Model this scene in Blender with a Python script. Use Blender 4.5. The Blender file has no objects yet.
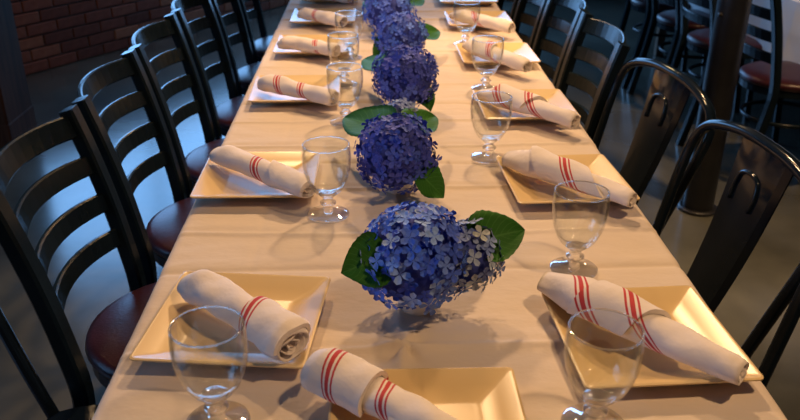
import bpy, math, random
from mathutils import Vector, Matrix, noise

# ------------------------------------------------------------------ camera
F = 805.0                      # focal length in pixels of the 800x420 frame
T = 0.74                       # height of the table top
CAM = Vector((0, 0, T + 0.64))
def cam_axes():
    y = Vector((372 - 400, -173 - 210, F)).normalized()      # where the table direction vanishes
    up = Vector((math.sin(-.01), -math.cos(-.01), 0))
    z = (up - y * up.dot(y)).normalized()
    x = y.cross(z)
    return Matrix((x, y, z))
RW = cam_axes()                # world = RW @ camera(x right, y down, z forward)
scene = bpy.context.scene
cd = bpy.data.cameras.new('camera'); cam = bpy.data.objects.new('camera', cd)
scene.collection.objects.link(cam)
cd.sensor_width = 36; cd.lens = F / 800 * 36; cd.clip_start = .02
rt, dn, fw = RW @ Vector((1, 0, 0)), RW @ Vector((0, 1, 0)), RW @ Vector((0, 0, 1))
m = Matrix((rt, -dn, -fw)).transposed().to_4x4(); m.translation = CAM
cam.matrix_world = m
cd.dof.use_dof = True; cd.dof.focus_distance = 1.3; cd.dof.aperture_fstop = 7.5
scene.camera = cam
def ray(px, py): return RW @ Vector((px - 400, py - 210, F))
def at(px, py, z):
    d = ray(px, py); return CAM + d * ((z - CAM.z) / d.z)

# ------------------------------------------------------------------ world and lights
w = bpy.data.worlds.new('world'); scene.world = w; w.use_nodes = True
w.node_tree.nodes['Background'].inputs[0].default_value = (.35, .55, .9, 1)
w.node_tree.nodes['Background'].inputs[1].default_value = 1.0
vs = scene.view_settings
vs.view_transform = 'Standard'; vs.look = 'None'; vs.gamma = 1; vs.exposure = 0.0; vs.use_curve_mapping = False
def area(name, loc, rot, sx, sy, watts, col):
    l = bpy.data.lights.new(name, 'AREA'); l.shape = 'RECTANGLE'; l.size = sx; l.size_y = sy
    l.energy = watts; l.color = col
    o = bpy.data.objects.new(name, l); scene.collection.objects.link(o); o.location = loc; o.rotation_euler = rot
def lamp(name, loc, aim, watts, col, cone=95, r=.06):
    l = bpy.data.lights.new(name, 'SPOT'); l.energy = watts; l.color = col; l.shadow_soft_size = r
    l.spot_size = math.radians(cone); l.spot_blend = .6
    o = bpy.data.objects.new(name, l); scene.collection.objects.link(o); o.location = loc
    o.rotation_euler = (Vector(aim) - Vector(loc)).to_track_quat('-Z', 'Y').to_euler()
SKY = (.19, .49, 1.0); WARM = (1.0, .63, .32)
area('daylight_far_window', (-1.3, 7.62, 1.72), (-math.pi/2, 0, 0), 5.2, 2.35, 200, SKY)
area('daylight_side_window', (-4.62, .2, 1.9), (0, -math.pi/2, 0), 1.8, 3.4, 55, SKY)
for x, y, ax, ay, e, c in ((.45, 2.75, .2, 1.5, 105, 95), (-.40, 2.75, 0, 1.5, 70, 95), (.9, .5, .35, 1.1, 66, 90), (.3, 4.4, .1, 3.4, 28, 85),
                           (1.6, 2.3, 1.2, 2.85, 150, 66), (-1.6, 3.9, -1.9, 5.6, 24, 70)):  # these two are added fill spots, brightening the right-hand floor and the brick wall
    lamp('ceiling_and_fill_spot', (x, y, 2.45), (ax, ay, T), e, WARM, c)

# ------------------------------------------------------------------ materials
MATS = {}
def new_mat(name):
    m = bpy.data.materials.new(name); m.use_nodes = True
    nt = m.node_tree; MATS[name] = m
    return m, nt, nt.nodes['Principled BSDF']
def nd(nt, typ, **kw):
    n = nt.nodes.new(typ)
    for k, v in kw.items(): setattr(n, k, v)
    return n
def noisy(name, c1, c2, scale=6, rough=.5, detail=4, bump=0, bscale=40, metallic=0, spec=.5, stretch=(1, 1, 1), coat=0):
    m, nt, p = new_mat(name)
    tc = nd(nt, 'ShaderNodeTexCoord'); mp = nd(nt, 'ShaderNodeMapping'); mp.inputs['Scale'].default_value = stretch
    nt.links.new(tc.outputs['Object'], mp.inputs[0])
    n = nd(nt, 'ShaderNodeTexNoise'); n.inputs['Scale'].default_value = scale; n.inputs['Detail'].default_value = detail
    nt.links.new(mp.outputs[0], n.inputs['Vector'])
    r = nd(nt, 'ShaderNodeValToRGB')
    r.color_ramp.elements[0].position = .3; r.color_ramp.elements[1].position = .7
    r.color_ramp.elements[0].color = (*c1, 1); r.color_ramp.elements[1].color = (*c2, 1)
    nt.links.new(n.outputs['Fac'], r.inputs[0]); nt.links.new(r.outputs[0], p.inputs['Base Color'])
    p.inputs['Roughness'].default_value = rough; p.inputs['Metallic'].default_value = metallic
    p.inputs['Specular IOR Level'].default_value = spec; p.inputs['Coat Weight'].default_value = coat
    if bump:
        b = nd(nt, 'ShaderNodeTexNoise'); b.inputs['Scale'].default_value = bscale; b.inputs['Detail'].default_value = 3
        nt.links.new(mp.outputs[0], b.inputs['Vector'])
        bn = nd(nt, 'ShaderNodeBump'); bn.inputs['Strength'].default_value = bump; bn.inputs['Distance'].default_value = .01
        nt.links.new(b.outputs['Fac'], bn.inputs['Height']); nt.links.new(bn.outputs[0], p.inputs['Normal'])
    return m
noisy('concrete', (.060, .060, .050), (.13, .128, .105), 2.2, .2, 8, .05, 7, spec=.8)
noisy('plaster', (.10, .09, .08), (.13, .115, .10), 3, .85)
noisy('ceiling_paint', (.05, .048, .045), (.07, .065, .06), 3, .9)
noisy('mortar', (.10, .085, .075), (.16, .13, .11), 20, .95, 4, .4, 60)
noisy('pillar_wood', (.045, .018, .010), (.10, .04, .02), 5, .8, 6, .1, 30, stretch=(6, 6, .6), spec=.15)
noisy('black_metal', (.004, .008, .012), (.007, .013, .018), 9, .27, 3, .03, 70, spec=.18)
noisy('gloss_black', (.004, .008, .013), (.008, .013, .02), 9, .11, 3, 0, spec=.28)
noisy('black_iron', (.008, .008, .010), (.016, .016, .018), 14, .38, 4, .06, 60)
noisy('vinyl', (.022, .005, .007), (.042, .009, .012), 14, .34, 4, .06, 160, spec=.3)
noisy('tablecloth', (.66, .55, .45), (.72, .61, .51), 3, .8, 4, .22, 22, stretch=(1, 1.6, 1), spec=.25)
noisy('white_cloth', (.70, .72, .75), (.78, .8, .82), 3, .85, 4, .1, 20)
noisy('table_wood', (.10, .055, .03), (.16, .09, .05), 4, .5, stretch=(6, .7, 6))
noisy('ceramic_cream', (.72, .52, .26), (.76, .57, .31), 5, .26, 2, 0, spec=.36)
noisy('ceramic_white', (.80, .80, .78), (.84, .84, .82), 5, .15, 2, 0)
noisy('stem_green', (.05, .12, .02), (.09, .2, .04), 10, .5)
noisy('frame_paint', (.02, .02, .02), (.03, .03, .03), 6, .5)
noisy('flower_core', (.02, .035, .25), (.05, .08, .40), 90, .8)

def brick_mat():
    m, nt, p = new_mat('brick')
    oi = nd(nt, 'ShaderNodeObjectInfo'); r = nd(nt, 'ShaderNodeValToRGB'); e = r.color_ramp.elements
    e[0].color = (.13, .04, .025, 1); e[1].color = (.38, .15, .08, 1)
    k = e.new(.5); k.color = (.24, .075, .045, 1)
    tc = nd(nt, 'ShaderNodeTexCoord'); n = nd(nt, 'ShaderNodeTexNoise'); n.inputs['Scale'].default_value = 18
    nt.links.new(tc.outputs['Object'], n.inputs['Vector'])
    a = nd(nt, 'ShaderNodeMath', operation='MULTIPLY_ADD'); a.inputs[1].default_value = .6; a.inputs[2].default_value = -.3
    nt.links.new(n.outputs['Fac'], a.inputs[0])
    s = nd(nt, 'ShaderNodeMath', operation='ADD'); nt.links.new(a.outputs[0], s.inputs[0]); nt.links.new(oi.outputs['Random'], s.inputs[1])
    nt.links.new(s.outputs[0], r.inputs[0]); nt.links.new(r.outputs[0], p.inputs['Base Color'])
    p.inputs['Roughness'].default_value = .9
    b = nd(nt, 'ShaderNodeBump'); b.inputs['Strength'].default_value = .5; b.inputs['Distance'].default_value = .01
    nt.links.new(n.outputs['Fac'], b.inputs['Height']); nt.links.new(b.outputs[0], p.inputs['Normal'])
brick_mat()

def thin_glass():
    m, nt, p = new_mat('bowl_glass'); nt.nodes.remove(p)
    out = nt.nodes['Material Output']
    t = nd(nt, 'ShaderNodeBsdfTransparent'); t.inputs[0].default_value = (.975, .985, .98, 1)
    g = nd(nt, 'ShaderNodeBsdfGlossy'); g.inputs['Roughness'].default_value = .015
    lw = nd(nt, 'ShaderNodeLayerWeight'); lw.inputs[0].default_value = .5
    pw = nd(nt, 'ShaderNodeMath', operation='POWER'); pw.inputs[1].default_value = 3.2; nt.links.new(lw.outputs['Facing'], pw.inputs[0])
    f = nd(nt, 'ShaderNodeMath', operation='MULTIPLY_ADD'); f.inputs[1].default_value = .85; f.inputs[2].default_value = .045
    nt.links.new(pw.outputs[0], f.inputs[0])
    mx = nd(nt, 'ShaderNodeMixShader')
    nt.links.new(f.outputs[0], mx.inputs[0]); nt.links.new(t.outputs[0], mx.inputs[1]); nt.links.new(g.outputs[0], mx.inputs[2])
    nt.links.new(mx.outputs[0], out.inputs[0])
thin_glass()
m, nt, p = new_mat('solid_glass')
tr = nd(nt, 'ShaderNodeBsdfTransparent'); mxs = nd(nt, 'ShaderNodeMixShader'); mxs.inputs[0].default_value = .5
nt.links.new(tr.outputs[0], mxs.inputs[1]); nt.links.new(p.outputs[0], mxs.inputs[2]); nt.links.new(mxs.outputs[0], nt.nodes['Material Output'].inputs[0])
p.inputs['Transmission Weight'].default_value = 1; p.inputs['Roughness'].default_value = .01; p.inputs['IOR'].default_value = 1.5
p.inputs['Base Color'].default_value = (.97, .985, .975, 1)

def floret_mat(name, cols, island):
    m, nt, p = new_mat(name)
    r = nd(nt, 'ShaderNodeValToRGB'); e = r.color_ramp.elements
    while len(e) < len(cols): e.new(.5)
    for i, c in enumerate(cols):
        e[i].position = i / (len(cols) - 1); e[i].color = (*c, 1)
    if island:
        g = nd(nt, 'ShaderNodeNewGeometry'); src = g.outputs['Random Per Island']
    else:
        g = nd(nt, 'ShaderNodeObjectInfo'); src = g.outputs['Random']
    nt.links.new(src, r.inputs[0]); nt.links.new(r.outputs[0], p.inputs['Base Color'])
    p.inputs['Roughness'].default_value = .65
    p.inputs['Subsurface Weight'].default_value = 0
BLUE = [(.025, .06, .45), (.05, .13, .70), (.10, .24, .86), (.04, .09, .58), (.20, .36, .88), (.34, .48, .78)]
DEEP = [(.02, .035, .32), (.035, .06, .46), (.07, .10, .58), (.03, .08, .54), (.10, .16, .64)]
floret_mat('florets_blue', BLUE, False); floret_mat('florets_deep', DEEP, False)
floret_mat('florets_pale', [(.10, .16, .45), (.24, .32, .58), (.36, .44, .58), (.14, .22, .52), (.42, .46, .46)], False)
floret_mat('florets_far', DEEP[2:] + BLUE[1:4], True)

def leaf_mat():
    m, nt, p = new_mat('leaf')
    uv = nd(nt, 'ShaderNodeUVMap'); sp = nd(nt, 'ShaderNodeSeparateXYZ'); nt.links.new(uv.outputs[0], sp.inputs[0])
    ab = nd(nt, 'ShaderNodeMath', operation='ABSOLUTE')                       # v runs -1..1 across
    nt.links.new(sp.outputs[1], ab.inputs[0])
    s = nd(nt, 'ShaderNodeMath', operation='MULTIPLY_ADD'); s.inputs[1].default_value = -.35
    nt.links.new(ab.outputs[0], s.inputs[0]); nt.links.new(sp.outputs[0], s.inputs[2])
    k = nd(nt, 'ShaderNodeMath', operation='MULTIPLY'); k.inputs[1].default_value = 9; nt.links.new(s.outputs[0], k.inputs[0])
    fr = nd(nt, 'ShaderNodeMath', operation='FRACT'); nt.links.new(k.outputs[0], fr.inputs[0])
    lt = nd(nt, 'ShaderNodeMath', operation='LESS_THAN'); lt.inputs[1].default_value = .10; nt.links.new(fr.outputs[0], lt.inputs[0])
    md = nd(nt, 'ShaderNodeMath', operation='LESS_THAN'); md.inputs[1].default_value = .045; nt.links.new(ab.outputs[0], md.inputs[0])
    mx = nd(nt, 'ShaderNodeMath', operation='MAXIMUM'); nt.links.new(lt.outputs[0], mx.inputs[0]); nt.links.new(md.outputs[0], mx.inputs[1])
    c = nd(nt, 'ShaderNodeMixRGB'); c.inputs[1].default_value = (.026, .12, .014, 1); c.inputs[2].default_value = (.05, .17, .03, 1)
    nt.links.new(mx.outputs[0], c.inputs[0]); nt.links.new(c.outputs[0], p.inputs['Base Color'])
    p.inputs['Roughness'].default_value = .6; p.inputs['Specular IOR Level'].default_value = .2
leaf_mat()

def napkin_mat(name, stripes, slant):
    """stripes: list of (centre along the roll); each prints three red lines, the middle one broader"""
    m, nt, p = new_mat(name)
    uv = nd(nt, 'ShaderNodeUVMap'); sp = nd(nt, 'ShaderNodeSeparateXYZ'); nt.links.new(uv.outputs[0], sp.inputs[0])
    s = nd(nt, 'ShaderNodeMath', operation='MULTIPLY_ADD'); s.inputs[1].default_value = slant
    hv = nd(nt, 'ShaderNodeMath', operation='SUBTRACT'); hv.inputs[1].default_value = .5
    nt.links.new(sp.outputs[1], hv.inputs[0]); nt.links.new(hv.outputs[0], s.inputs[0]); nt.links.new(sp.outputs[0], s.inputs[2])
    last = None
    for c in stripes:
        for off, hw in ((-.034, .0065), (0, .0135), (.034, .0065)):
            cp = nd(nt, 'ShaderNodeMath', operation='COMPARE'); cp.inputs[1].default_value = c + off; cp.inputs[2].default_value = hw
            nt.links.new(s.outputs[0], cp.inputs[0])
            if last is None: last = cp
            else:
                a = nd(nt, 'ShaderNodeMath', operation='MAXIMUM')
                nt.links.new(last.outputs[0], a.inputs[0]); nt.links.new(cp.outputs[0], a.inputs[1]); last = a
    mx = nd(nt, 'ShaderNodeMixRGB'); mx.inputs[1].default_value = (.80, .71, .66, 1); mx.inputs[2].default_value = (.52, .045, .05, 1)
    if last: nt.links.new(last.outputs[0], mx.inputs[0])
    else: mx.inputs[0].default_value = 0
    nt.links.new(mx.outputs[0], p.inputs['Base Color']); p.inputs['Roughness'].default_value = .85
    tc = nd(nt, 'ShaderNodeTexCoord'); n = nd(nt, 'ShaderNodeTexNoise'); n.inputs['Scale'].default_value = 60
    nt.links.new(tc.outputs['Object'], n.inputs['Vector'])
    b = nd(nt, 'ShaderNodeBump'); b.inputs['Strength'].default_value = .15; b.inputs['Distance'].default_value = .01
    nt.links.new(n.outputs['Fac'], b.inputs['Height']); nt.links.new(b.outputs[0], p.inputs['Normal'])
    return m

# ------------------------------------------------------------------ mesh helpers
COL = scene.collection
def mesh(name, vf, mat, smooth=False, uvs=None):
    v, f = vf
    me = bpy.data.meshes.new(name); me.from_pydata([tuple(x) for x in v], [], f)
    me.materials.append(MATS[mat] if isinstance(mat, str) else mat)
    if smooth:
        me.polygons.foreach_set('use_smooth', [True] * len(me.polygons))
    if uvs:
        l = me.uv_layers.new(name='UVMap')
        for lp in me.loops: l.data[lp.index].uv = uvs[lp.vertex_index]
    me.update(); return me
def obj(name, vf, mat, parent=None, smooth=False, uvs=None):
    me = vf if isinstance(vf, bpy.types.Mesh) else mesh(name, vf, mat, smooth, uvs)
    o = bpy.data.objects.new(name, me); COL.objects.link(o); o.parent = parent; return o
def thing(name, label, cat, loc=(0, 0, 0), rz=0, group=None):
    o = bpy.data.objects.new(name, None); COL.objects.link(o); o.empty_display_size = .05
    o.location = loc; o.rotation_euler = (0, 0, rz); tag(o, label, cat, group); return o
def tag(o, label, cat, group=None):
    o['label'] = label; o['category'] = cat
    if group: o['group'] = group
    return o
def struct(name, vf, mat, label, cat, smooth=False):
    o = obj(name, vf, mat, None, smooth); o['kind'] = 'structure'; o['label'] = label; o['category'] = cat; return o
def dup(root, loc, rz, label, group=None):
    r = root.copy(); COL.objects.link(r); r.location = loc; r.rotation_euler = (0, 0, rz); r['label'] = label
    if group: r['group'] = group
    for ch in root.children:
        c = ch.copy(); COL.objects.link(c); c.parent = r
        for g in ch.children:
            d = g.copy(); COL.objects.link(d); d.parent = c
    return r
def join(*parts):
    V, Fc = [], []
    for v, f in parts:
        n = len(V); V += list(v); Fc += [tuple(i + n for i in q) for q in f]
    return V, Fc
def box(x0, x1, y0, y1, z0, z1, b=0.0):
    if b <= 0:
        v = [(x, y, z) for z in (z0, z1) for y in (y0, y1) for x in (x0, x1)]
        return v, [(0, 2, 3, 1), (4, 5, 7, 6), (0, 1, 5, 4), (2, 6, 7, 3), (0, 4, 6, 2), (1, 3, 7, 5)]
    rings = []
    for z, i in ((z0, b), (z0 + b, 0), (z1 - b, 0), (z1, b)):
        a0, a1, c0, c1 = x0 + i, x1 - i, y0 + i, y1 - i; k = b
        rings.append([(a0 + k, c0, z), (a1 - k, c0, z), (a1, c0 + k, z), (a1, c1 - k, z), (a1 - k, c1, z), (a0 + k, c1, z), (a0, c1 - k, z), (a0, c0 + k, z)])
    return loft(rings)
def loft(rings, close=True, caps=True):
    n = len(rings[0]); V = [p for r in rings for p in r]; Fc = []
    for i in range(len(rings) - 1):
        for j in range(n if close else n - 1):
            k = (j + 1) % n
            Fc.append((i * n + j, i * n + k, (i + 1) * n + k, (i + 1) * n + j))
    if caps and close:
        Fc.append(tuple(range(n - 1, -1, -1))); Fc.append(tuple((len(rings) - 1) * n + j for j in range(n)))
    return V, Fc
def lathe(prof, n=32, c=(0, 0, 0)):
    V, Fc = [], []; idx = []
    for r, z in prof:
        if r < 1e-6: idx.append([len(V)] * n); V.append((c[0], c[1], c[2] + z))
        else:
            idx.append(list(range(len(V), len(V) + n)))
            V += [(c[0] + r * math.cos(2 * math.pi * j / n), c[1] + r * math.sin(2 * math.pi * j / n), c[2] + z) for j in range(n)]
    for i in range(len(prof) - 1):
        for j in range(n):
            k = (j + 1) % n; q = []
            for t in (idx[i][j], idx[i][k], idx[i + 1][k], idx[i + 1][j]):
                if t not in q: q.append(t)
            if len(q) > 2: Fc.append(tuple(q))
    return V, Fc
def catmull(pts, n=6, closed=False):
    P = [Vector(p) for p in pts]; out = []; L = len(P)
    for i in range(L if closed else L - 1):
        if closed: a, b, c, d = P[i - 1], P[i], P[(i + 1) % L], P[(i + 2) % L]
        else:
            b, c = P[i], P[i + 1]; a = P[i - 1] if i else b * 2 - c; d = P[i + 2] if i + 2 < L else c * 2 - b
        for s in range(n):
            t = s / n
            out.append(.5 * ((2 * b) + (c - a) * t + (2 * a - 5 * b + 4 * c - d) * t * t + (3 * b - a - 3 * c + d) * t ** 3))
    if not closed: out.append(P[-1])
    return out
def sweep(path, sec, up=Vector((0, 0, 1)), closed=False):
    """sweep a cross-section (list of (a,b): a along side, b along 'up') along a path"""
    P = [Vector(p) for p in path]; L = len(P); rings = []
    for i in range(L):
        if closed: t = P[(i + 1) % L] - P[i - 1]
        else: t = P[min(i + 1, L - 1)] - P[max(i - 1, 0)]
        t.normalize(); s = t.cross(up)
        if s.length < 1e-4: s = t.cross(Vector((1, 0, 0)))
        s.normalize(); u = s.cross(t)
        sc = sec(i / (L - 1)) if callable(sec) else sec
        rings.append([P[i] + s * a + u * b for a, b in sc])
    if closed: rings.append(rings[0]); return loft(rings, True, False)
    return loft(rings)
def circ(r, n=8, ry=None): return [(r * math.cos(2 * math.pi * j / n), (ry or r) * math.sin(2 * math.pi * j / n)) for j in range(n)]
def rect(w, h, b):
    w /= 2; h /= 2
    return [(-w + b, -h), (w - b, -h), (w, -h + b), (w, h - b), (w - b, h), (-w + b, h), (-w, h - b), (-w, -h + b)]

# ------------------------------------------------------------------ the room
struct('floor', box(-4.8, 4.8, -3, 7.9, -.1, 0), 'concrete', 'dark polished concrete floor of the dining room', 'floor')
struct('ceiling', box(-4.8, 4.8, -3, 7.9, 3.2, 3.3), 'ceiling_paint', 'dark painted ceiling above the dining room', 'ceiling')
def frame_wall(axis, pos, thick, u0, u1, wu0, wu1, wz0, wz1):
    pcs = [(u0, u1, 0, wz0), (u0, u1, wz1, 3.2), (u0, wu0, wz0, wz1), (wu1, u1, wz0, wz1)]
    if axis == 'y': return join(*[box(a, b, pos, pos + thick, c, d) for a, b, c, d in pcs])
    return join(*[box(pos, pos + thick, a, b, c, d) for a, b, c, d in pcs])
struct('wall_far', frame_wall('y', 7.4, .15, -4.8, 4.8, -3.9, 1.3, .55, 2.9), 'plaster', 'plain plaster wall with wide window at the far end', 'wall')
struct('wall_side', frame_wall('x', -4.6, .15, -3, 7.4, -1.5, 1.9, 1.0, 2.8), 'plaster', 'plain plaster wall with window on the left side', 'wall')
struct('wall_right', box(4.6, 4.75, -3, 7.4, 0, 3.2), 'plaster', 'plain plaster wall on the right side', 'wall')
struct('wall_near', box(-4.6, 4.6, -2.9, -2.75, 0, 3.2), 'plaster', 'plain plaster wall behind the viewer', 'wall')
wf = struct('window_1', join(*([box(-3.9, 1.3, 7.42, 7.5, a, b) for a, b in ((.55, .61), (2.84, 2.9))] +
     [box(x, x + .06, 7.42, 7.5, .55, 2.9) for x in (-3.9, -2.19, -.47, 1.24)])), 'frame_paint', 'black framed wide window in the far wall', 'window')
ws = struct('window_2', join(*([box(-4.56, -4.5, -1.5, 1.9, a, b) for a, b in ((1.0, 1.06), (2.74, 2.8))] +
     [box(-4.56, -4.5, y, y + .06, 1.0, 2.8) for y in (-1.5, .17, 1.84)])), 'frame_paint', 'black framed window in the left wall', 'window')

# low brick wall that crosses the floor obliquely behind the left chairs
A0 = Vector((-2.071, 4.943, 0)); AD = (Vector((-1.633, 5.621, 0)) - A0).normalized()
BR = thing('wall_left', 'dark red brick wall behind the left row of chairs', 'wall', A0 - AD * 1.0, math.atan2(AD.y, AD.x))
BR['kind'] = 'structure'
obj('mortar_core', box(0, 3.66, .012, .16, 0, .66), 'mortar', BR)
bm_full = mesh('brick', box(0, .205, 0, .09, 0, .064, .004), 'brick'); bm_half = mesh('brick', box(0, .0975, 0, .09, 0, .064, .004), 'brick')
rnd = random.Random(4)
for r in range(9):
    x = 0.0; k = 0
    while x < 3.6:
        half = (r % 2 and k == 0)
        o = obj('brick', bm_half if half else bm_full, None, BR)
        o.location = (x, rnd.uniform(-.003, .003), r * .0735 + .004); x += .1075 if half else .215; k += 1

# dark wooden pillar at the left edge of the view
pe = at(22, 150, 0)
WP = thing('wood_pillar', 'dark brown wooden pillar at the left edge before the brick wall', 'pillar', (pe.x - .20, pe.y + .17, 0))
obj('shaft', box(-.15, .15, -.15, .15, .10, 3.2, .008), 'pillar_wood', WP)
obj('plinth', box(-.154, .154, -.154, .154, 0, .12, .006), 'pillar_wood', WP)
# black steel column on the right
pc = at(701, 213, 0)
CO = thing('steel_column', 'round black steel column standing right of the table', 'column', (pc.x, pc.y + .04, 0))
obj('shaft', lathe([(.058, .012), (.058, 3.2)], 28), 'black_iron', CO, True)
obj('base_plate', lathe([(0, 0), (.078, 0), (.078, .010), (.070, .014), (.058, .014)], 28), 'black_iron', CO)
for z in (.78, 1.0):
    c = obj('bolt', lathe([(0, 0), (.008, 0), (.008, .012), (0, .014)], 8), 'black_iron', CO); c.location = (-.05, -.028, z); c.rotation_euler = (0, -math.pi / 2, 0)

# ------------------------------------------------------------------ table and cloth
TX0, TX1, TY0, TY1 = -.348, .499, .50, 4.35
TB = thing('dining_table', 'long dining table hidden under the cream tablecloth', 'table', ((TX0 + TX1) / 2, (TY0 + TY1) / 2, 0))
hx, hy = (TX1 - TX0) / 2 - .006, (TY1 - TY0) / 2 - .006
obj('tabletop', box(-hx + .006, hx - .006, -hy + .006, hy - .006, T - .045, T - .010, .003), 'table_wood', TB)
for sx in (-1, 1):
    for sy in (-1, 0, 1):
        x, y = sx * .06, sy * (hy - .3)
        obj('leg', box(x - .03, x + .03, y - .03, y + .03, 0, T - .045, .004), 'table_wood', TB)

creases = [at(440, r, T).y for r in (349, 268, 233, 188, 163, 146, 121, 103, 84, 66, 52, 40, 30, 20, 11, 4)]
def cloth_h(x, y):
    z = 0.0
    for i, c in enumerate(creases):
        cc = c + .006 * math.sin(x * 7 + i * 2.1) + .012 * (x - .08) * math.sin(i * 1.7)
        d = (y - cc)
        if abs(d) < .08:
            a = .0034 if i % 3 != 1 else -.0028
            z += a * math.exp(-(d / .0065) ** 2) + .0016 * math.exp(-((d - .024) / .016) ** 2)
    d = x - .035 - .004 * math.sin(y * 5)
    z += .0032 * math.exp(-(d / .007) ** 2)
    d = x - .33; z += .0008 * math.exp(-(d / .006) ** 2)
    d = x + .20; z -= .0008 * math.exp(-(d / .007) ** 2)
    # pinched star where two folds cross
    dx, dy = x - .037, y - creases[0]; rr = math.hypot(dx, dy)
    if rr < .09:
        z += .010 * math.exp(-(rr / .035) ** 2) * (math.cos(4 * math.atan2(dy, dx) + .8) * .7 + .3)
    n = noise.noise(Vector((x * 5, y * 11, 3.3))) * .0020 + noise.noise(Vector((x * 14, y * 30, 1.3))) * .0011
    return z + n
R_ED = .016
def cloth():
    us = []      # (offset across, drop, is_top)
    n = 170
    xs = [('s', -1, d) for d in (.28, .2, .12, .06, .03)] + [('r', -1, a) for a in (75, 50, 25)] + \
         [('t', 0, i / n) for i in range(n + 1)] + [('r', 1, a) for a in (25, 50, 75)] + [('s', 1, d) for d in (.03, .06, .12, .2, .28)]
    ys = [TY0 + .0036 * i for i in range(int(1.6 / .0036))]
    ys += [ys[-1] + .0075 * (i + 1) for i in range(int((TY1 - ys[-1]) / .0075))] + [TY1]
    ny = len(ys) - 1; V = []; Fc = []
    for j, y in enumerate(ys):
        for kind, s, a in xs:
            ex = TX0 if s < 0 else TX1
            if kind == 't':
                x = TX0 + R_ED + (TX1 - TX0 - 2 * R_ED) * a; V.append((x, y, T + cloth_h(x, y)))
            elif kind == 'r':
                t = math.radians(a); x = ex - s * R_ED * (1 - math.sin(t)); V.append((x, y, T - R_ED * (1 - math.cos(t)) + cloth_h(x, y) * math.cos(t)))
            else:
                wv = (math.sin(y * 9 + s) * .5 + math.sin(y * 21 + 2 * s) * .3) * .018 * (a / .28)
                V.append((ex + s * (.012 * a / .28 + max(-.004, wv)), y, T - R_ED - a))
    m = len(xs)
    for j in range(ny):
        for i in range(m - 1): Fc.append((j * m + i, j * m + i + 1, (j + 1) * m + i + 1, (j + 1) * m + i))
    for row, dy in ((0, -1), (ny, 1)):       # hanging ends
        base = len(V); top = [row * m + i for i in range(m)]
        for dz in (.008, .10, .28):
            for i in top:
                p = V[i]; V.append((p[0], p[1] + dy * (.012 + dz * .05), min(p[2], T) - dz if p[2] > T - R_ED - .001 else p[2] - .001))
        prev = top
        for k in range(3):
            cur = list(range(base + k * m, base + (k + 1) * m))
            for i in range(m - 1): Fc.append((prev[i], prev[i + 1], cur[i + 1], cur[i]))
            prev = cur
    return V, Fc
TC = obj('tablecloth', cloth(), 'tablecloth', None, True)
tag(TC, 'cream tablecloth with pressed fold creases covering the long table', 'tablecloth')

# ------------------------------------------------------------------ plates
ZT = T + .002
def plate_mesh():
    S = .11; rings = []
    def sq(h, z, r, dip=0):
        pts = []
        for cx, cy, a0 in ((1, 1, 0), (-1, 1, 90), (-1, -1, 180), (1, -1, 270)):
            for a in (0, 30, 60, 90):
                t = math.radians(a0 + a); pts.append((cx * (h - r) + r * math.cos(t), cy * (h - r) + r * math.sin(t), z))
        return pts
    rings = [sq(.052, .004, .008), sq(.056, 0, .008), sq(.062, 0, .008), sq(.066, .004, .008), sq(.085, .010, .008), sq(.107, .0195, .007), sq(S, .0215, .007),
             sq(S, .0235, .007), sq(S - .0025, .0245, .0065), sq(S - .006, .0235, .006), sq(.088, .0145, .007), sq(.066, .0075, .007), sq(.062, .0068, .007)]
    V, Fc = loft(rings, True, True)
    return V, Fc
PM = mesh('plate', plate_mesh(), 'ceramic_cream', True)
def autos(me, deg=40):
    try:
        me.set_sharp_from_angle(angle=math.radians(deg))
    except Exception: pass
autos(PM, 24)
plates = {}
def plate(key, px, py, ang, label):
    p = at(px, py, T + .01)
    o = obj('square_plate', PM, None); o.location = (p.x, p.y, ZT); o.rotation_euler = (0, 0, math.radians(ang)); o.scale = (1.035, 1.035, 1)
    tag(o, label, 'plate', 'square plates on the long table'); plates[key] = o
plate('L1', 239, 324, -6, 'square cream plate holding the rolled napkin with open end, nearest on left side')
plate('L2', 260, 180, 0, 'square cream plate second from the near end on the left side of table')
plate('L3', 297, 93, 1, 'square cream plate third from the near end on the left side of table')
plate('L4', 313, 48, 0, 'square cream plate fourth from the near end on the left side of table')
plate('L5', 324, 19, 0, 'square cream plate fifth from the near end on the left side of table')
plate('L6', 331, -2, 0, 'square cream plate at the far top of the picture on the left side of table')
plate('R1', 642, 341, 3, 'square cream plate nearest on the right side, under napkin with two stripe bands')
plate('R2', 563, 184, 3, 'square cream plate second from the near end on the right side of table')
plate('R3', 524, 109, 1, 'square cream plate third from the near end on the right side of table')
plate('R4', 496, 57, 1, 'square cream plate fourth from the near end on the right side of table')
plate('R5', 478, 22, 0, 'square cream plate fifth from the near end on the right side of table')
plate('R6', 466, 0, 0, 'square cream plate at the far top of the picture on the right side of table')
plate('E', 428, 440, 0, 'square cream plate at the head of the table, cut off by the bottom edge')

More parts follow.
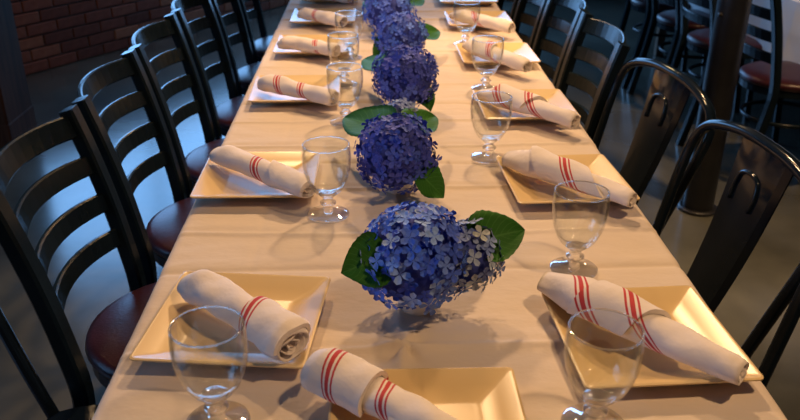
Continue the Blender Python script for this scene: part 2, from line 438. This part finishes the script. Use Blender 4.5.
# ------------------------------------------------------------------ rolled napkins
def napkin(key, a, b, r0, r1, stripes, slant, label, seed, kind='roll', flap=None):
    A = at(a[0], a[1], T + .045); B = at(b[0], b[1], T + .045)
    d = B - A; d.z = 0; L = d.length; d.normalize()
    rz = math.atan2(d.y, d.x)
    mat = napkin_mat('napkin_' + key, stripes, slant)
    plain = napkin_mat('napkin_inside_' + key, [], 0)
    root = thing('rolled_napkin', label, 'napkin', (A.x, A.y, T + .0265), rz, 'striped napkins rolled on the plates')
    rn = random.Random(seed); ph = [rn.uniform(0, 6.28) for _ in range(6)]
    N, M = 44, 36
    def rad(t):
        w = r0 + (r1 - r0) * t
        w *= 1 + .06 * math.sin(5 * t + ph[0])
        if t < .10: w *= .72 + 2.8 * t if kind != 'point' else 1
        if kind == 'point' and t < .24: w *= .42 + .58 * t / .24
        if t > .95: w *= 1 - (t - .95) * 3
        return w
    def surf(t, th, off=0.0):
        w = rad(t); hgt = w * (.78 if kind != 'flat' else .62)
        spiral = .05 * math.sin(th * 2 + 9 * t + ph[1]) + .035 * math.sin(3 * th - 16 * t + ph[2]) + .03 * math.sin(26 * t + 2.2 * th + ph[3])
        spiral += .07 * noise.noise(Vector((t * 7, math.cos(th) * 1.2 + seed, math.sin(th) * 1.2)))
        k = 1 + spiral
        y = (w * k + off) * math.cos(th); z = (hgt * k + off) * math.sin(th)
        z = max(z, -hgt * .92)
        zc = hgt * .92 + .010 * max(0, (t - .15)) * (1 if kind == 'flat' else 0)
        bend = .008 * math.sin(math.pi * t + ph[4] * .3)
        if kind == 'point' and t < .24: bend += r0 * .55 * (1 - t / .24)
        return Vector((t * L, y + bend, z + zc))
    rings = [[surf(i / N, -math.pi / 2 + 2 * math.pi * j / M) for j in range(M + 1)] for i in range(N + 1)]
    V, Fc = loft(rings, False, False)
    uv = [(i / N, j / M) for i in range(N + 1) for j in range(M + 1)]
    # inner lip so the cloth has thickness at both ends
    for end, di in ((0, .03), (N, -.03)):
        b0 = len(V)
        for q, (s_, dx) in enumerate(((.90, 0), (.86, di * .7))):
            for j in range(M + 1):
                th = -math.pi / 2 + 2 * math.pi * j / M
                p = rings[end][j]; c = Vector((p.x, sum(v.y for v in rings[end][:-1]) / M, sum(v.z for v in rings[end][:-1]) / M))
                n = c + (p - c) * s_; n.x += dx; V.append(n); uv.append((end / N, j / M))
        pr = list(range(end * (M + 1), (end + 1) * (M + 1)))
        for q in range(2):
            cu = list(range(b0 + q * (M + 1), b0 + (q + 1) * (M + 1)))
            Fc += [(pr[j], pr[j + 1], cu[j + 1], cu[j]) for j in range(M)]; pr = cu
    roll = obj('roll', (V, Fc), mat, root, True, uv)
    # rolled layers seen inside the ends
    for end, t, sg in ((0, .012, 1), (1, .985, -1)):
        ring = rings[0] if end == 0 else rings[N]
        c = Vector((0, sum(v.y for v in ring[:-1]) / M, sum(v.z for v in ring[:-1]) / M)); w = max(v.y for v in ring) - c.y; h = max(v.z for v in ring) - c.z
        V2, F2, n2 = [], [], 54
        for j in range(n2 + 1):
            q = j / n2; th = q * 2.4 * 2 * math.pi + ph[5]; k = .84 * (1 - q) + .12
            k *= 1 + .06 * math.sin(3 * th)
            x0 = t * L - sg * .003 * math.sin(2.5 * th)
            for dx, kk in ((0, k + .045), (-sg * .002, k), (0, k - .045), (sg * .07, k)):
                V2.append((x0 + dx, c.y + w * kk * math.cos(th), c.z + h * kk * math.sin(th)))
        for j in range(n2):
            for q in range(3): F2.append((j * 4 + q, j * 4 + q + 1, j * 4 + 5 + q, j * 4 + 4 + q))
        obj('inner_fold', (V2, F2), plain, root, True)
    if flap:
        t0, t1, sl, th0, th1 = flap      # an outer layer wrapped over the roll with slanting edges
        NN, MM = 22, 16; V3, uv3 = [], []
        for lay in (0, 1):
            for i in range(NN + 1):
                for j in range(MM + 1):
                    th = math.radians(th0 + (th1 - th0) * j / MM); s_ = j / MM - .5
                    lo = t0 + sl * s_; hi = t1 + sl * 1.2 * s_
                    t = max(-.03, min(1.0, lo + (hi - lo) * i / NN))
                    edge = min(i, NN - i, 3) / 3
                    V3.append(surf(t, th, .0075 if lay == 0 else .001 - .004 * edge)); uv3.append((t, ((th + math.pi / 2) / (2 * math.pi)) % 1))
        W = (NN + 1) * (MM + 1); F3 = []
        g = lambda i, j, l: l * W + i * (MM + 1) + j
        for i in range(NN):
            for j in range(MM):
                F3.append((g(i, j, 0), g(i, j + 1, 0), g(i + 1, j + 1, 0), g(i + 1, j, 0)))
        for i in range(NN):
            for j in (0, MM): F3.append((g(i, j, 0), g(i + 1, j, 0), g(i + 1, j, 1), g(i, j, 1)))
        for j in range(MM):
            for i in (0, NN): F3.append((g(i, j, 0), g(i, j + 1, 0), g(i, j + 1, 1), g(i, j, 1)))
        of = obj('outer_fold', (V3, F3), mat, root, True, uv3); autos(of.data, 45)
    return root
napkin('L1', (184, 283), (297, 344), .026, .031, [.66], -.32, 'white napkin rolled with one red striped band, open spiral end facing, nearest left', 1, flap=(.62, .99, .10, -60, 175))
napkin('L2', (213, 153), (312, 187), .026, .022, [.47], -.32, 'tapered napkin roll with red band on second left plate', 2, flap=(.60, .97, .25, -30, 160))
napkin('L3', (260, 83), (336, 97), .027, .025, [.22, .55], -.32, 'napkin roll with red lines on third left plate', 3)
napkin('L4', (281, 42), (337, 50), .026, .026, [.60], -.32, 'napkin roll on fourth left plate', 4)
napkin('L5', (299, 13), (345, 21), .027, .025, [.35], -.32, 'napkin roll on fifth left plate', 5)
napkin('L6', (312, -6), (350, -2), .026, .025, [.5], -.32, 'napkin roll at far top of picture, left side', 6)
napkin('R1', (534, 285), (746, 368), .039, .021, [.22, .48], -.5, 'long white napkin with two red striped bands on nearest right plate', 7, 'point', (.30, .58, -.12, -20, 190))
napkin('R2', (500, 158), (634, 197), .037, .020, [.48], -.5, 'folded napkin with pointed flap and one red band on second right plate', 8, 'point', (.22, .66, .30, -25, 190))
napkin('R3', (476, 92), (576, 120), .034, .021, [.20, .52], -.5, 'napkin roll with two red bands on third right plate', 9, 'point', (.25, .6, -.12, -20, 180))
napkin('R4', (459, 44), (530, 65), .034, .022, [.45], -.5, 'folded napkin with pointed end on fourth right plate', 10, 'point', (.1, .5, .2, -20, 180))
napkin('R5', (447, 14), (513, 27), .032, .023, [.4], -.5, 'napkin roll on fifth right plate', 11, 'point')
napkin('E', (312, 366), (452, 443), .028, .024, [.17, .53], -.32, 'napkin with two red striped bands at the head of table, cut off by bottom edge', 12, 'roll', (.02, .44, .06, -40, 200))

# ------------------------------------------------------------------ goblets
def goblet(label, first=[]):
    if first: return dup(first[0], (0, 0, 0), 0, label, 'clear goblets on the long table')
    g = thing('water_goblet', label, 'glass', group='clear goblets on the long table')
    H = .137; g.scale = (1.05, 1.05, 1.0)
    outer = [(.013, .042), (.0205, .0465), (.029, .058), (.0360, .075), (.0400, .093), (.0412, .110), (.0405, .126), (.0392, H - .0008)]
    op = [(p.x, p.y) for p in catmull([(r, z, 0) for r, z in outer], 4)]
    ip = [(max(.0, r - (.0018 if z > .06 else .0022)), z + (.004 if z < .06 else 0)) for r, z in op]
    ip = [p for p in ip if p[0] > .015]
    prof = op + [(.0388, H), (.0380, H)] + [q for q in reversed(ip) if q[1] < H - .002] + [(.010, .0475), (0, .047)]
    obj('bowl', lathe(prof, 40), 'bowl_glass', g, True)
    rim = [(.0392 + .0012 * math.cos(a), H + .0012 * math.sin(a)) for a in [i * math.pi / 4 for i in range(9)]]
    obj('rim', lathe([(r - .0006, z) for r, z in rim], 40), 'solid_glass', g, True)
    st = [(0, .0455), (.0105, .0455), (.0158, .0430), (.0120, .0385), (.0088, .034), (.0098, .030), (.0135, .027), (.0138, .024), (.0098, .020), (.0100, .016),
          (.0160, .0115), (.026, .0075), (.0335, .0050), (.0362, .0035), (.0362, .0012), (.034, 0), (0, 0)]
    sp = [(max(0, p.x), p.y) for p in catmull([(r, z, 0) for r, z in st[1:14]], 3)]
    obj('stem', lathe([st[0]] + sp + st[14:], 40), 'solid_glass', g, True)
    first.append(g); return g
def place_goblet(px, py, label):
    p = at(px, py, T + .136); o = goblet(label); o.location = (p.x, p.y, ZT); return o
for px, py, lb in ((207, 328, 'empty stemmed goblet in front of nearest left plate, cut off by bottom edge'),
    (606, 331, 'empty stemmed goblet overlapping nearest right napkin, cut off by bottom edge'),
    (326, 146, 'clear goblet right of second left plate'), (582, 193, 'clear goblet between first and second right plates'),
    (492, 98, 'clear goblet in front of third right plate'), (344.5, 68, 'clear goblet right of third left plate'),
    (488, 40, 'clear goblet in front of fourth right plate'), (343, 36, 'clear goblet right of fourth left plate'),
    (467, 3, 'clear goblet in front of fifth right plate near top edge'), (349, 14, 'clear goblet right of fifth left plate near top edge')):
    place_goblet(px, py, lb)

# ------------------------------------------------------------------ hydrangeas in small white vases
def floret_vf(rn=None, s=1.0):
    V = [(0, 0, .0006)]; Fc = []
    for k in range(4):
        a = k * math.pi / 2; ca, sa = math.cos(a), math.sin(a); b = len(V)
        for r, t, z in ((.42, -.30, .05), (.80, -.34, .16), (1.02, 0, .12), (.80, .34, .16), (.42, .30, .05), (.62, 0, .02)):
            V.append(((r * ca - t * sa) * s, (r * sa + t * ca) * s, z * s))
        c = b + 5
        Fc += [(0, b, c), (b, b + 1, c), (b + 1, b + 2, c), (b + 2, b + 3, c), (b + 3, b + 4, c), (b + 4, 0, c)]
    return V, Fc
FM = {k: mesh('floret', floret_vf(s=.013), k) for k in ('florets_blue', 'florets_deep', 'florets_pale')}
def frame_of(n, spin):
    n = n.normalized(); t = n.cross(Vector((.3, .2, 1)) if abs(n.z) < .9 else Vector((1, 0, 0))).normalized(); b = n.cross(t)
    x = t * math.cos(spin) + b * math.sin(spin)
    return Matrix((x, n.cross(x), n)).transposed()
def head(root, c, rx, rz, count, matk, seed, joined=False):
    rn = random.Random(seed); V, Fc = [], []
    def R(d): return 1 + .10 * noise.noise(d * 2.2 + Vector((seed, 0, 0)))
    prof = lathe([(rx * .88 * math.sin(math.pi * i / 10), -rz * .88 * math.cos(math.pi * i / 10)) for i in range(11)], 18)
    core = obj('flower_head', prof, 'flower_core', root, True); core.location = c
    n = int(count / .9); k = 0
    for i in range(n):
        z = 1 - 2 * (i + .5) / n
        if z < -.8: break
        a = i * 2.39996 + rn.uniform(-.2, .2); q = math.sqrt(1 - z * z); d = Vector((q * math.cos(a), q * math.sin(a), z))
        s = R(d) * rn.uniform(.93, 1.07); p = Vector((d.x * rx, d.y * rx, d.z * rz)) * s
        nrm = (d + Vector((rn.uniform(-.4, .4), rn.uniform(-.4, .4), rn.uniform(-.35, .35)))).normalized()
        mt = frame_of(nrm, rn.uniform(0, 6.28)); sc = rn.uniform(.8, 1.2)
        if joined:
            b = len(V); fv, ff = floret_vf(s=.013 * sc)
            V += [mt @ Vector(v) + p for v in fv]; Fc += [tuple(t + b for t in f) for f in ff]
        else:
            o = obj('floret', FM[matk], None, core); o.matrix_local = Matrix.LocRotScale(p, mt.to_quaternion(), (sc,) * 3)
    if joined:
        o = obj('florets', (V, Fc), matk, core); o['kind'] = 'stuff'
    return core
def leaf(root, base, tip, width, nrm, droop=.012):
    """base and tip in the coordinates of the root"""
    base, tip = Vector(base), Vector(tip); d = tip - base; L = d.length; d.normalize()
    s = d.cross(Vector(nrm)).normalized(); n = s.cross(d)
    NL, NW = 18, 8; V, Fc, uv = [], [], []
    for lay in (0, 1):
        for i in range(NL + 1):
            t = i / NL; wd = width / 2 * 2.54 * t ** .5 * (1 - t) ** .95
            wd *= 1 + (.035 * (i % 2) if 0 < t < 1 else 0)
            for j in range(NW + 1):
                v = 2 * j / NW - 1
                p = base + d * (L * t) + s * (wd * v) + n * (abs(v) * wd * .28 - droop * t * t + .003 * math.sin(9 * t) * abs(v)) - n * (.0008 * lay)
                V.append(p); uv.append((t, v))
    W = (NL + 1) * (NW + 1); g = lambda i, j, l: l * W + i * (NW + 1) + j
    for i in range(NL):
        for j in range(NW):
            Fc.append((g(i, j, 0), g(i, j + 1, 0), g(i + 1, j + 1, 0), g(i + 1, j, 0)))
            Fc.append((g(i, j, 1), g(i + 1, j, 1), g(i + 1, j + 1, 1), g(i, j + 1, 1)))
        for j in (0, NW): Fc.append((g(i, j, 0), g(i + 1, j, 0), g(i + 1, j, 1), g(i, j, 1)))
    obj('leaf', (V, Fc), 'leaf', root, True, uv)
def vase(x, y, label):
    prof = [(0, 0), (.020, 0), (.026, .003), (.030, .016), (.0285, .032), (.023, .043), (.0225, .047), (.0265, .052), (.0255, .0525), (.021, .047), (.021, .043), (.026, .03), (.027, .016), (.0, .008)]
    o = obj('bud_vase', lathe(prof, 28), 'ceramic_white', None, True); o.location = (x, y, ZT); tag(o, label, 'vase', 'small vases along the table centre')
def hydrangea(px, py, zc, heads, leaves, label, vlabel, seed):
    c = at(px, py, T + zc)
    root = thing('hydrangea', label, 'flower', (c.x, c.y, ZT + .014), 0, 'hydrangeas down the table centre')
    O = Vector((c.x, c.y, ZT + .014))
    vase(c.x, c.y, vlabel)
    obj('stem', sweep(catmull([(0, 0, 0), (.002, .001, .03), (0, 0, zc - .03)], 5), circ(.0035, 8)), 'stem_green', root, True)
    for i, (hx_, hy_, hz, rx, rz, cnt, mk, jn) in enumerate(heads):
        hc = at(hx_, hy_, T + hz) - O
        head(root, hc, rx, rz, cnt, mk, seed * 7 + i, jn)
    for (bx, by, bz, tx, ty, tz, wd, nr) in leaves:
        leaf(root, at(bx, by, T + bz) - O, at(tx, ty, T + tz) - O, wd, nr)
NU = (0, -.55, .85)
hydrangea(418, 258, .085, [(415, 257, .093, .075, .072, 225, 'florets_blue', 0), (465, 256, .090, .049, .049, 75, 'florets_pale', 0)],
    [(390, 256, .112, 341, 271, .10, .078, (-.25, -.75, .6)), (466, 244, .115, 528, 227, .12, .078, (.1, -.7, .7))],
    'large bright blue hydrangea with paler second bloom, nearest the viewer', 'white bud vase beneath the nearest blue hydrangea', 1)
hydrangea(397, 150, .085, [(396, 153, .09, .070, .072, 225, 'florets_deep', 0), (402, 113, .10, .030, .026, 26, 'florets_pale', 0)],
    [(392, 132, .10, 342, 113, .085, .10, (-.1, -.6, .8)), (405, 130, .10, 438, 112, .09, .075, (.2, -.6, .8)), (415, 170, .07, 447, 196, .02, .075, (.5, -.6, .6))],
    'violet blue hydrangea with three green leaves, second from the viewer', 'white bud vase beneath the second hydrangea', 2)
hydrangea(404, 78, .085, [(405, 77, .095, .076, .072, 235, 'florets_deep', 0)],
    [(392, 72, .09, 363, 55, .08, .085, (-.1, -.6, .8)), (415, 88, .06, 432, 108, .03, .07, (.4, -.6, .6))],
    'dark violet hydrangea, third from the viewer', 'white bud vase beneath the third hydrangea', 3)
hydrangea(401, 37, .08, [(401, 35, .09, .076, .062, 150, 'florets_far', 1)],
    [(392, 42, .07, 373, 58, .03, .08, (-.2, -.6, .8)), (412, 36, .09, 441, 28, .08, .085, (.2, -.6, .8))],
    'dusky blue hydrangea with broad leaf on each side, fourth from the viewer', 'white bud vase beneath the fourth hydrangea', 4)
hydrangea(390, 12, .08, [(389, 11, .09, .082, .072, 150, 'florets_far', 1)],
    [(382, 8, .09, 364, -2, .09, .08, (-.2, -.6, .8)), (402, 4, .09, 425, -4, .09, .08, (.2, -.6, .8))],
    'blue hydrangea at the top edge, farthest but one', 'white bud vase beneath the fifth hydrangea', 5)
hydrangea(384, -8, .08, [(384, -9, .09, .08, .07, 130, 'florets_far', 1)], [], 'blue hydrangea cut off by the top edge', 'white bud vase beneath the farthest hydrangea', 6)

# ------------------------------------------------------------------ ladder-back chairs
def ladder_chair(label):
    """faces +x; the back plane crosses x=0 at seat height"""
    t = thing('ladder_back_chair', label, 'chair')
    def px(z):
        if z < .45: return -.085 * ((.45 - z) / .45) ** 1.3
        q = (z - .45); return -.10 * q - .27 * q * q
    for s in (-1, 1):
        pts = [(px(z), s * (.185 + .012 * (z / .86)), z) for z in (0, .12, .25, .36, .45, .55, .66, .77, .862)]
        obj('back_leg', sweep(catmull(pts, 3), rect(.040, .030, .005), Vector((1, 0, 0))), 'black_metal', t)
        pts = [(.39, s * .165, 0), (.375, s * .155, .22), (.36, s * .145, .435)]
        obj('front_leg', sweep(pts, rect(.028, .028, .005), Vector((1, 0, 0))), 'black_metal', t)
    for z, h in ((.828, .048), (.745, .042), (.662, .042), (.579, .042)):
        pts = []
        for i in range(13):
            v = i / 12 * 2 - 1
            pts.append((px(z) - .050 * (1 - v * v), v * .19, z + .006 * (1 - v * v)))
        obj('slat', sweep(pts, rect(.012, h, .003), Vector((-.10 - .54 * (z - .45), 0, 1)).normalized()), 'black_metal', t)
    # round seat, its frame ring and the ring stretcher below
    sx = .158
    def rr(k, z): return [(sx + k * math.cos(a) * (1.0), k * .98 * math.sin(a), z) for a in [2 * math.pi * i / 36 for i in range(36)]]
    obj('seat', loft([rr(.185, .445), rr(.198, .449), rr(.204, .460), rr(.200, .472), rr(.185, .480), rr(.12, .484), rr(.04, .485)]), 'vinyl', t, True)
    obj('seat_frame', loft([rr(.19, .418), rr(.197, .420), rr(.197, .446), rr(.19, .447)]), 'black_metal', t)
    obj('ring_stretcher', sweep([(sx + .165 * math.cos(a), .165 * math.sin(a), .30) for a in [2 * math.pi * i / 36 for i in range(36)]], circ(.009, 8), closed=True), 'black_metal', t, True)
    return t
FIRST = []
def place_ladder(x, y, rz, label, group):
    if not FIRST: o = ladder_chair(label); FIRST.append(o)
    else: o = dup(FIRST[0], (0, 0, 0), 0, label)
    o.location = (x, y, 0); o.rotation_euler = (0, 0, rz); o['group'] = group; return o
GL, GR, GB = 'ladder-back chairs along the left side', 'ladder-back chairs along the right side', 'ladder-back chairs in the background'
ordn = ['nearest', 'second', 'third', 'fourth', 'fifth', 'sixth']
for i, (x, y, a) in enumerate(((-.535, 1.385, 0), (-.535, 1.845, 1.0), (-.535, 2.29, 0), (-.53, 2.75, 0), (-.53, 3.22, 0), (-.53, 3.70, 0))):
    place_ladder(x, y, math.radians(a), 'black metal ladder-back chair with dark red seat, %s of the left row' % ordn[i], GL)
for i, (x, y) in enumerate(((.575, 2.295), (.575, 2.74), (.575, 3.20), (.575, 3.68))):
    place_ladder(x, y, math.pi, 'black metal ladder-back chair on right side, %s beyond the hooped metal chairs' % ['first', 'second', 'third', 'fourth'][i], GR)

# ------------------------------------------------------------------ hooped sheet-metal chairs
def hoop_chair(label):
    """faces -x (seat towards -x); the back plane crosses x=0 at z=.45"""
    t = thing('hoop_back_chair', label, 'chair', group='black hooped metal chairs')
    K = .30
    P = lambda y, z: (K * (z - .45), y, z)
    half = [(.195, .40), (.204, .52), (.220, .64), (.232, .73), (.230, .785), (.195, .826), (.10, .850), (0, .855)]
    pts = [P(y, z) for y, z in half] + [P(-y, z) for y, z in reversed(half[:-1])]
    obj('back_hoop', sweep(catmull(pts, 5), circ(.0115, 10), Vector((1, 0, .01))), 'gloss_black', t, True)
    # pressed splat
    V, rows = [], 16; prof = [(-1, 0), (-.86, .010), (-.5, .014), (0, .015), (.5, .014), (.86, .010), (1, 0)]
    rings = []
    for i in range(rows + 1):
        q = i / rows; z = .425 + (.850 - .425) * q; wd = .050 + .038 * q
        front = [(K * (z - .45) - b + .008 + .012 * math.sin(math.pi * q), a * wd, z) for a, b in prof]
        back = [(p[0] + .003, p[1], p[2]) for p in reversed(front)]
        rings.append(front + back)
    sp = obj('splat', loft(rings), 'gloss_black', t, True); autos(sp.data, 30)
    loop = [(-.036, .735), (-.037, .765), (-.028, .790), (0, .798), (.028, .790), (.037, .765), (.036, .735)]
    rib = catmull([(K * (z - .45) - .009 + .012 * math.sin(math.pi * (z - .425) / .443), y, z) for y, z in loop], 4)
    obj('pressed_rib', sweep(rib, circ(.0045, 8), Vector((1, 0, .01))), 'gloss_black', sp, True)
    def rs(k, z, dx=0):
        out = []
        for cx, cy, a0 in ((1, 1, 0), (-1, 1, 90), (-1, -1, 180), (1, -1, 270)):
            for a in (0, 30, 60, 90):
                th = math.radians(a0 + a); out.append((-.18 + cx * (k - .05) + .05 * math.cos(th), cy * (k - .05) + .05 * math.sin(th), z))
        return out
    obj('seat', loft([rs(.172, .415), rs(.182, .418), rs(.184, .448), rs(.178, .455), rs(.16, .453), rs(.08, .448)]), 'gloss_black', t)
    for s in (-1, 1):
        for x0, x1 in ((-.03, .05), (-.33, -.385)):
            a = [(x0, s * .150, .43), ((x0 + x1) / 2, s * .172, .21), (x1, s * .195, 0)]
            obj('leg', sweep(a, lambda q: rect(.060 - .030 * q, .034 - .012 * q, .006), Vector((1, 0, 0))), 'gloss_black', t)
    return t
hz = hoop_chair('glossy black hooped metal chair with pressed splat, beside second right plate')
hz.location = (.59, 1.835, 0); hz.rotation_euler = (0, 0, math.radians(8))
dup(hz, (.60, 1.355, 0), math.radians(5), 'glossy black hooped metal chair at right edge, beside nearest right plate')
dup(hz, (.60, .85, 0), 0, 'glossy black hooped metal chair at bottom right, mostly outside the frame')
dup(hz, (-.555, .965, 0), math.pi + math.radians(9), 'glossy black hooped metal chair at lower left edge, only its tube showing')

# ------------------------------------------------------------------ the table behind on the right
ps = at(781, 72, .48)
for i, dy in enumerate((0, .62, 1.08, 1.56)):
    place_ladder(ps.x - .11, ps.y + dy, 0, ['black ladder-back chair right of the steel column', 'black chair with round seat just left of the steel column in the background',
        'black chair with round seat far behind, second left of column', 'black chair with round seat farthest in the background'][i], GB)
bx = ps.x + .12
BT = thing('banquet_table', 'table hidden under white cloth behind the steel column', 'table', (bx + .42, ps.y + .9, 0))
obj('tabletop', box(-.38, .38, -1.35, 1.35, .70, .73, .003), 'table_wood', BT)
for sx in (-1, 1):
    for sy in (-1, 1): obj('leg', box(sx * .3 - .025, sx * .3 + .025, sy * 1.2 - .025, sy * 1.2 + .025, 0, .70, .003), 'table_wood', BT)
def drape(hx_, hy_, zt, drop):
    ring = []
    n = 96; rings = []
    for k, (o, z) in enumerate(((-.02, zt), (.0, zt - .004), (.006, zt - .02), (.012, zt - drop * .5), (.018, zt - drop))):
        r = []
        for i in range(n):
            a = 2 * math.pi * i / n; c, s = math.cos(a), math.sin(a); m_ = max(abs(c), abs(s)); x, y = c / m_ * hx_, s / m_ * hy_
            wv = (.014 * math.sin(i * 1.3) + .010 * math.sin(i * .5)) * (k / 4 if k > 1 else 0)
            r.append((x + (1 if x > 0 else -1) * (o + wv) * (abs(x) > hx_ * .98), y + (1 if y > 0 else -1) * (o + wv) * (abs(y) > hy_ * .98), z))
        rings.append(r)
    V, Fc = loft(rings, True, False); Fc.append(tuple(range(n - 1, -1, -1))); return V, Fc
o = obj('tablecloth', drape(.40, 1.37, .738, .30), 'white_cloth', None); o.location = (bx + .42, ps.y + .9, 0)
tag(o, 'white tablecloth on the background table at top right', 'tablecloth')
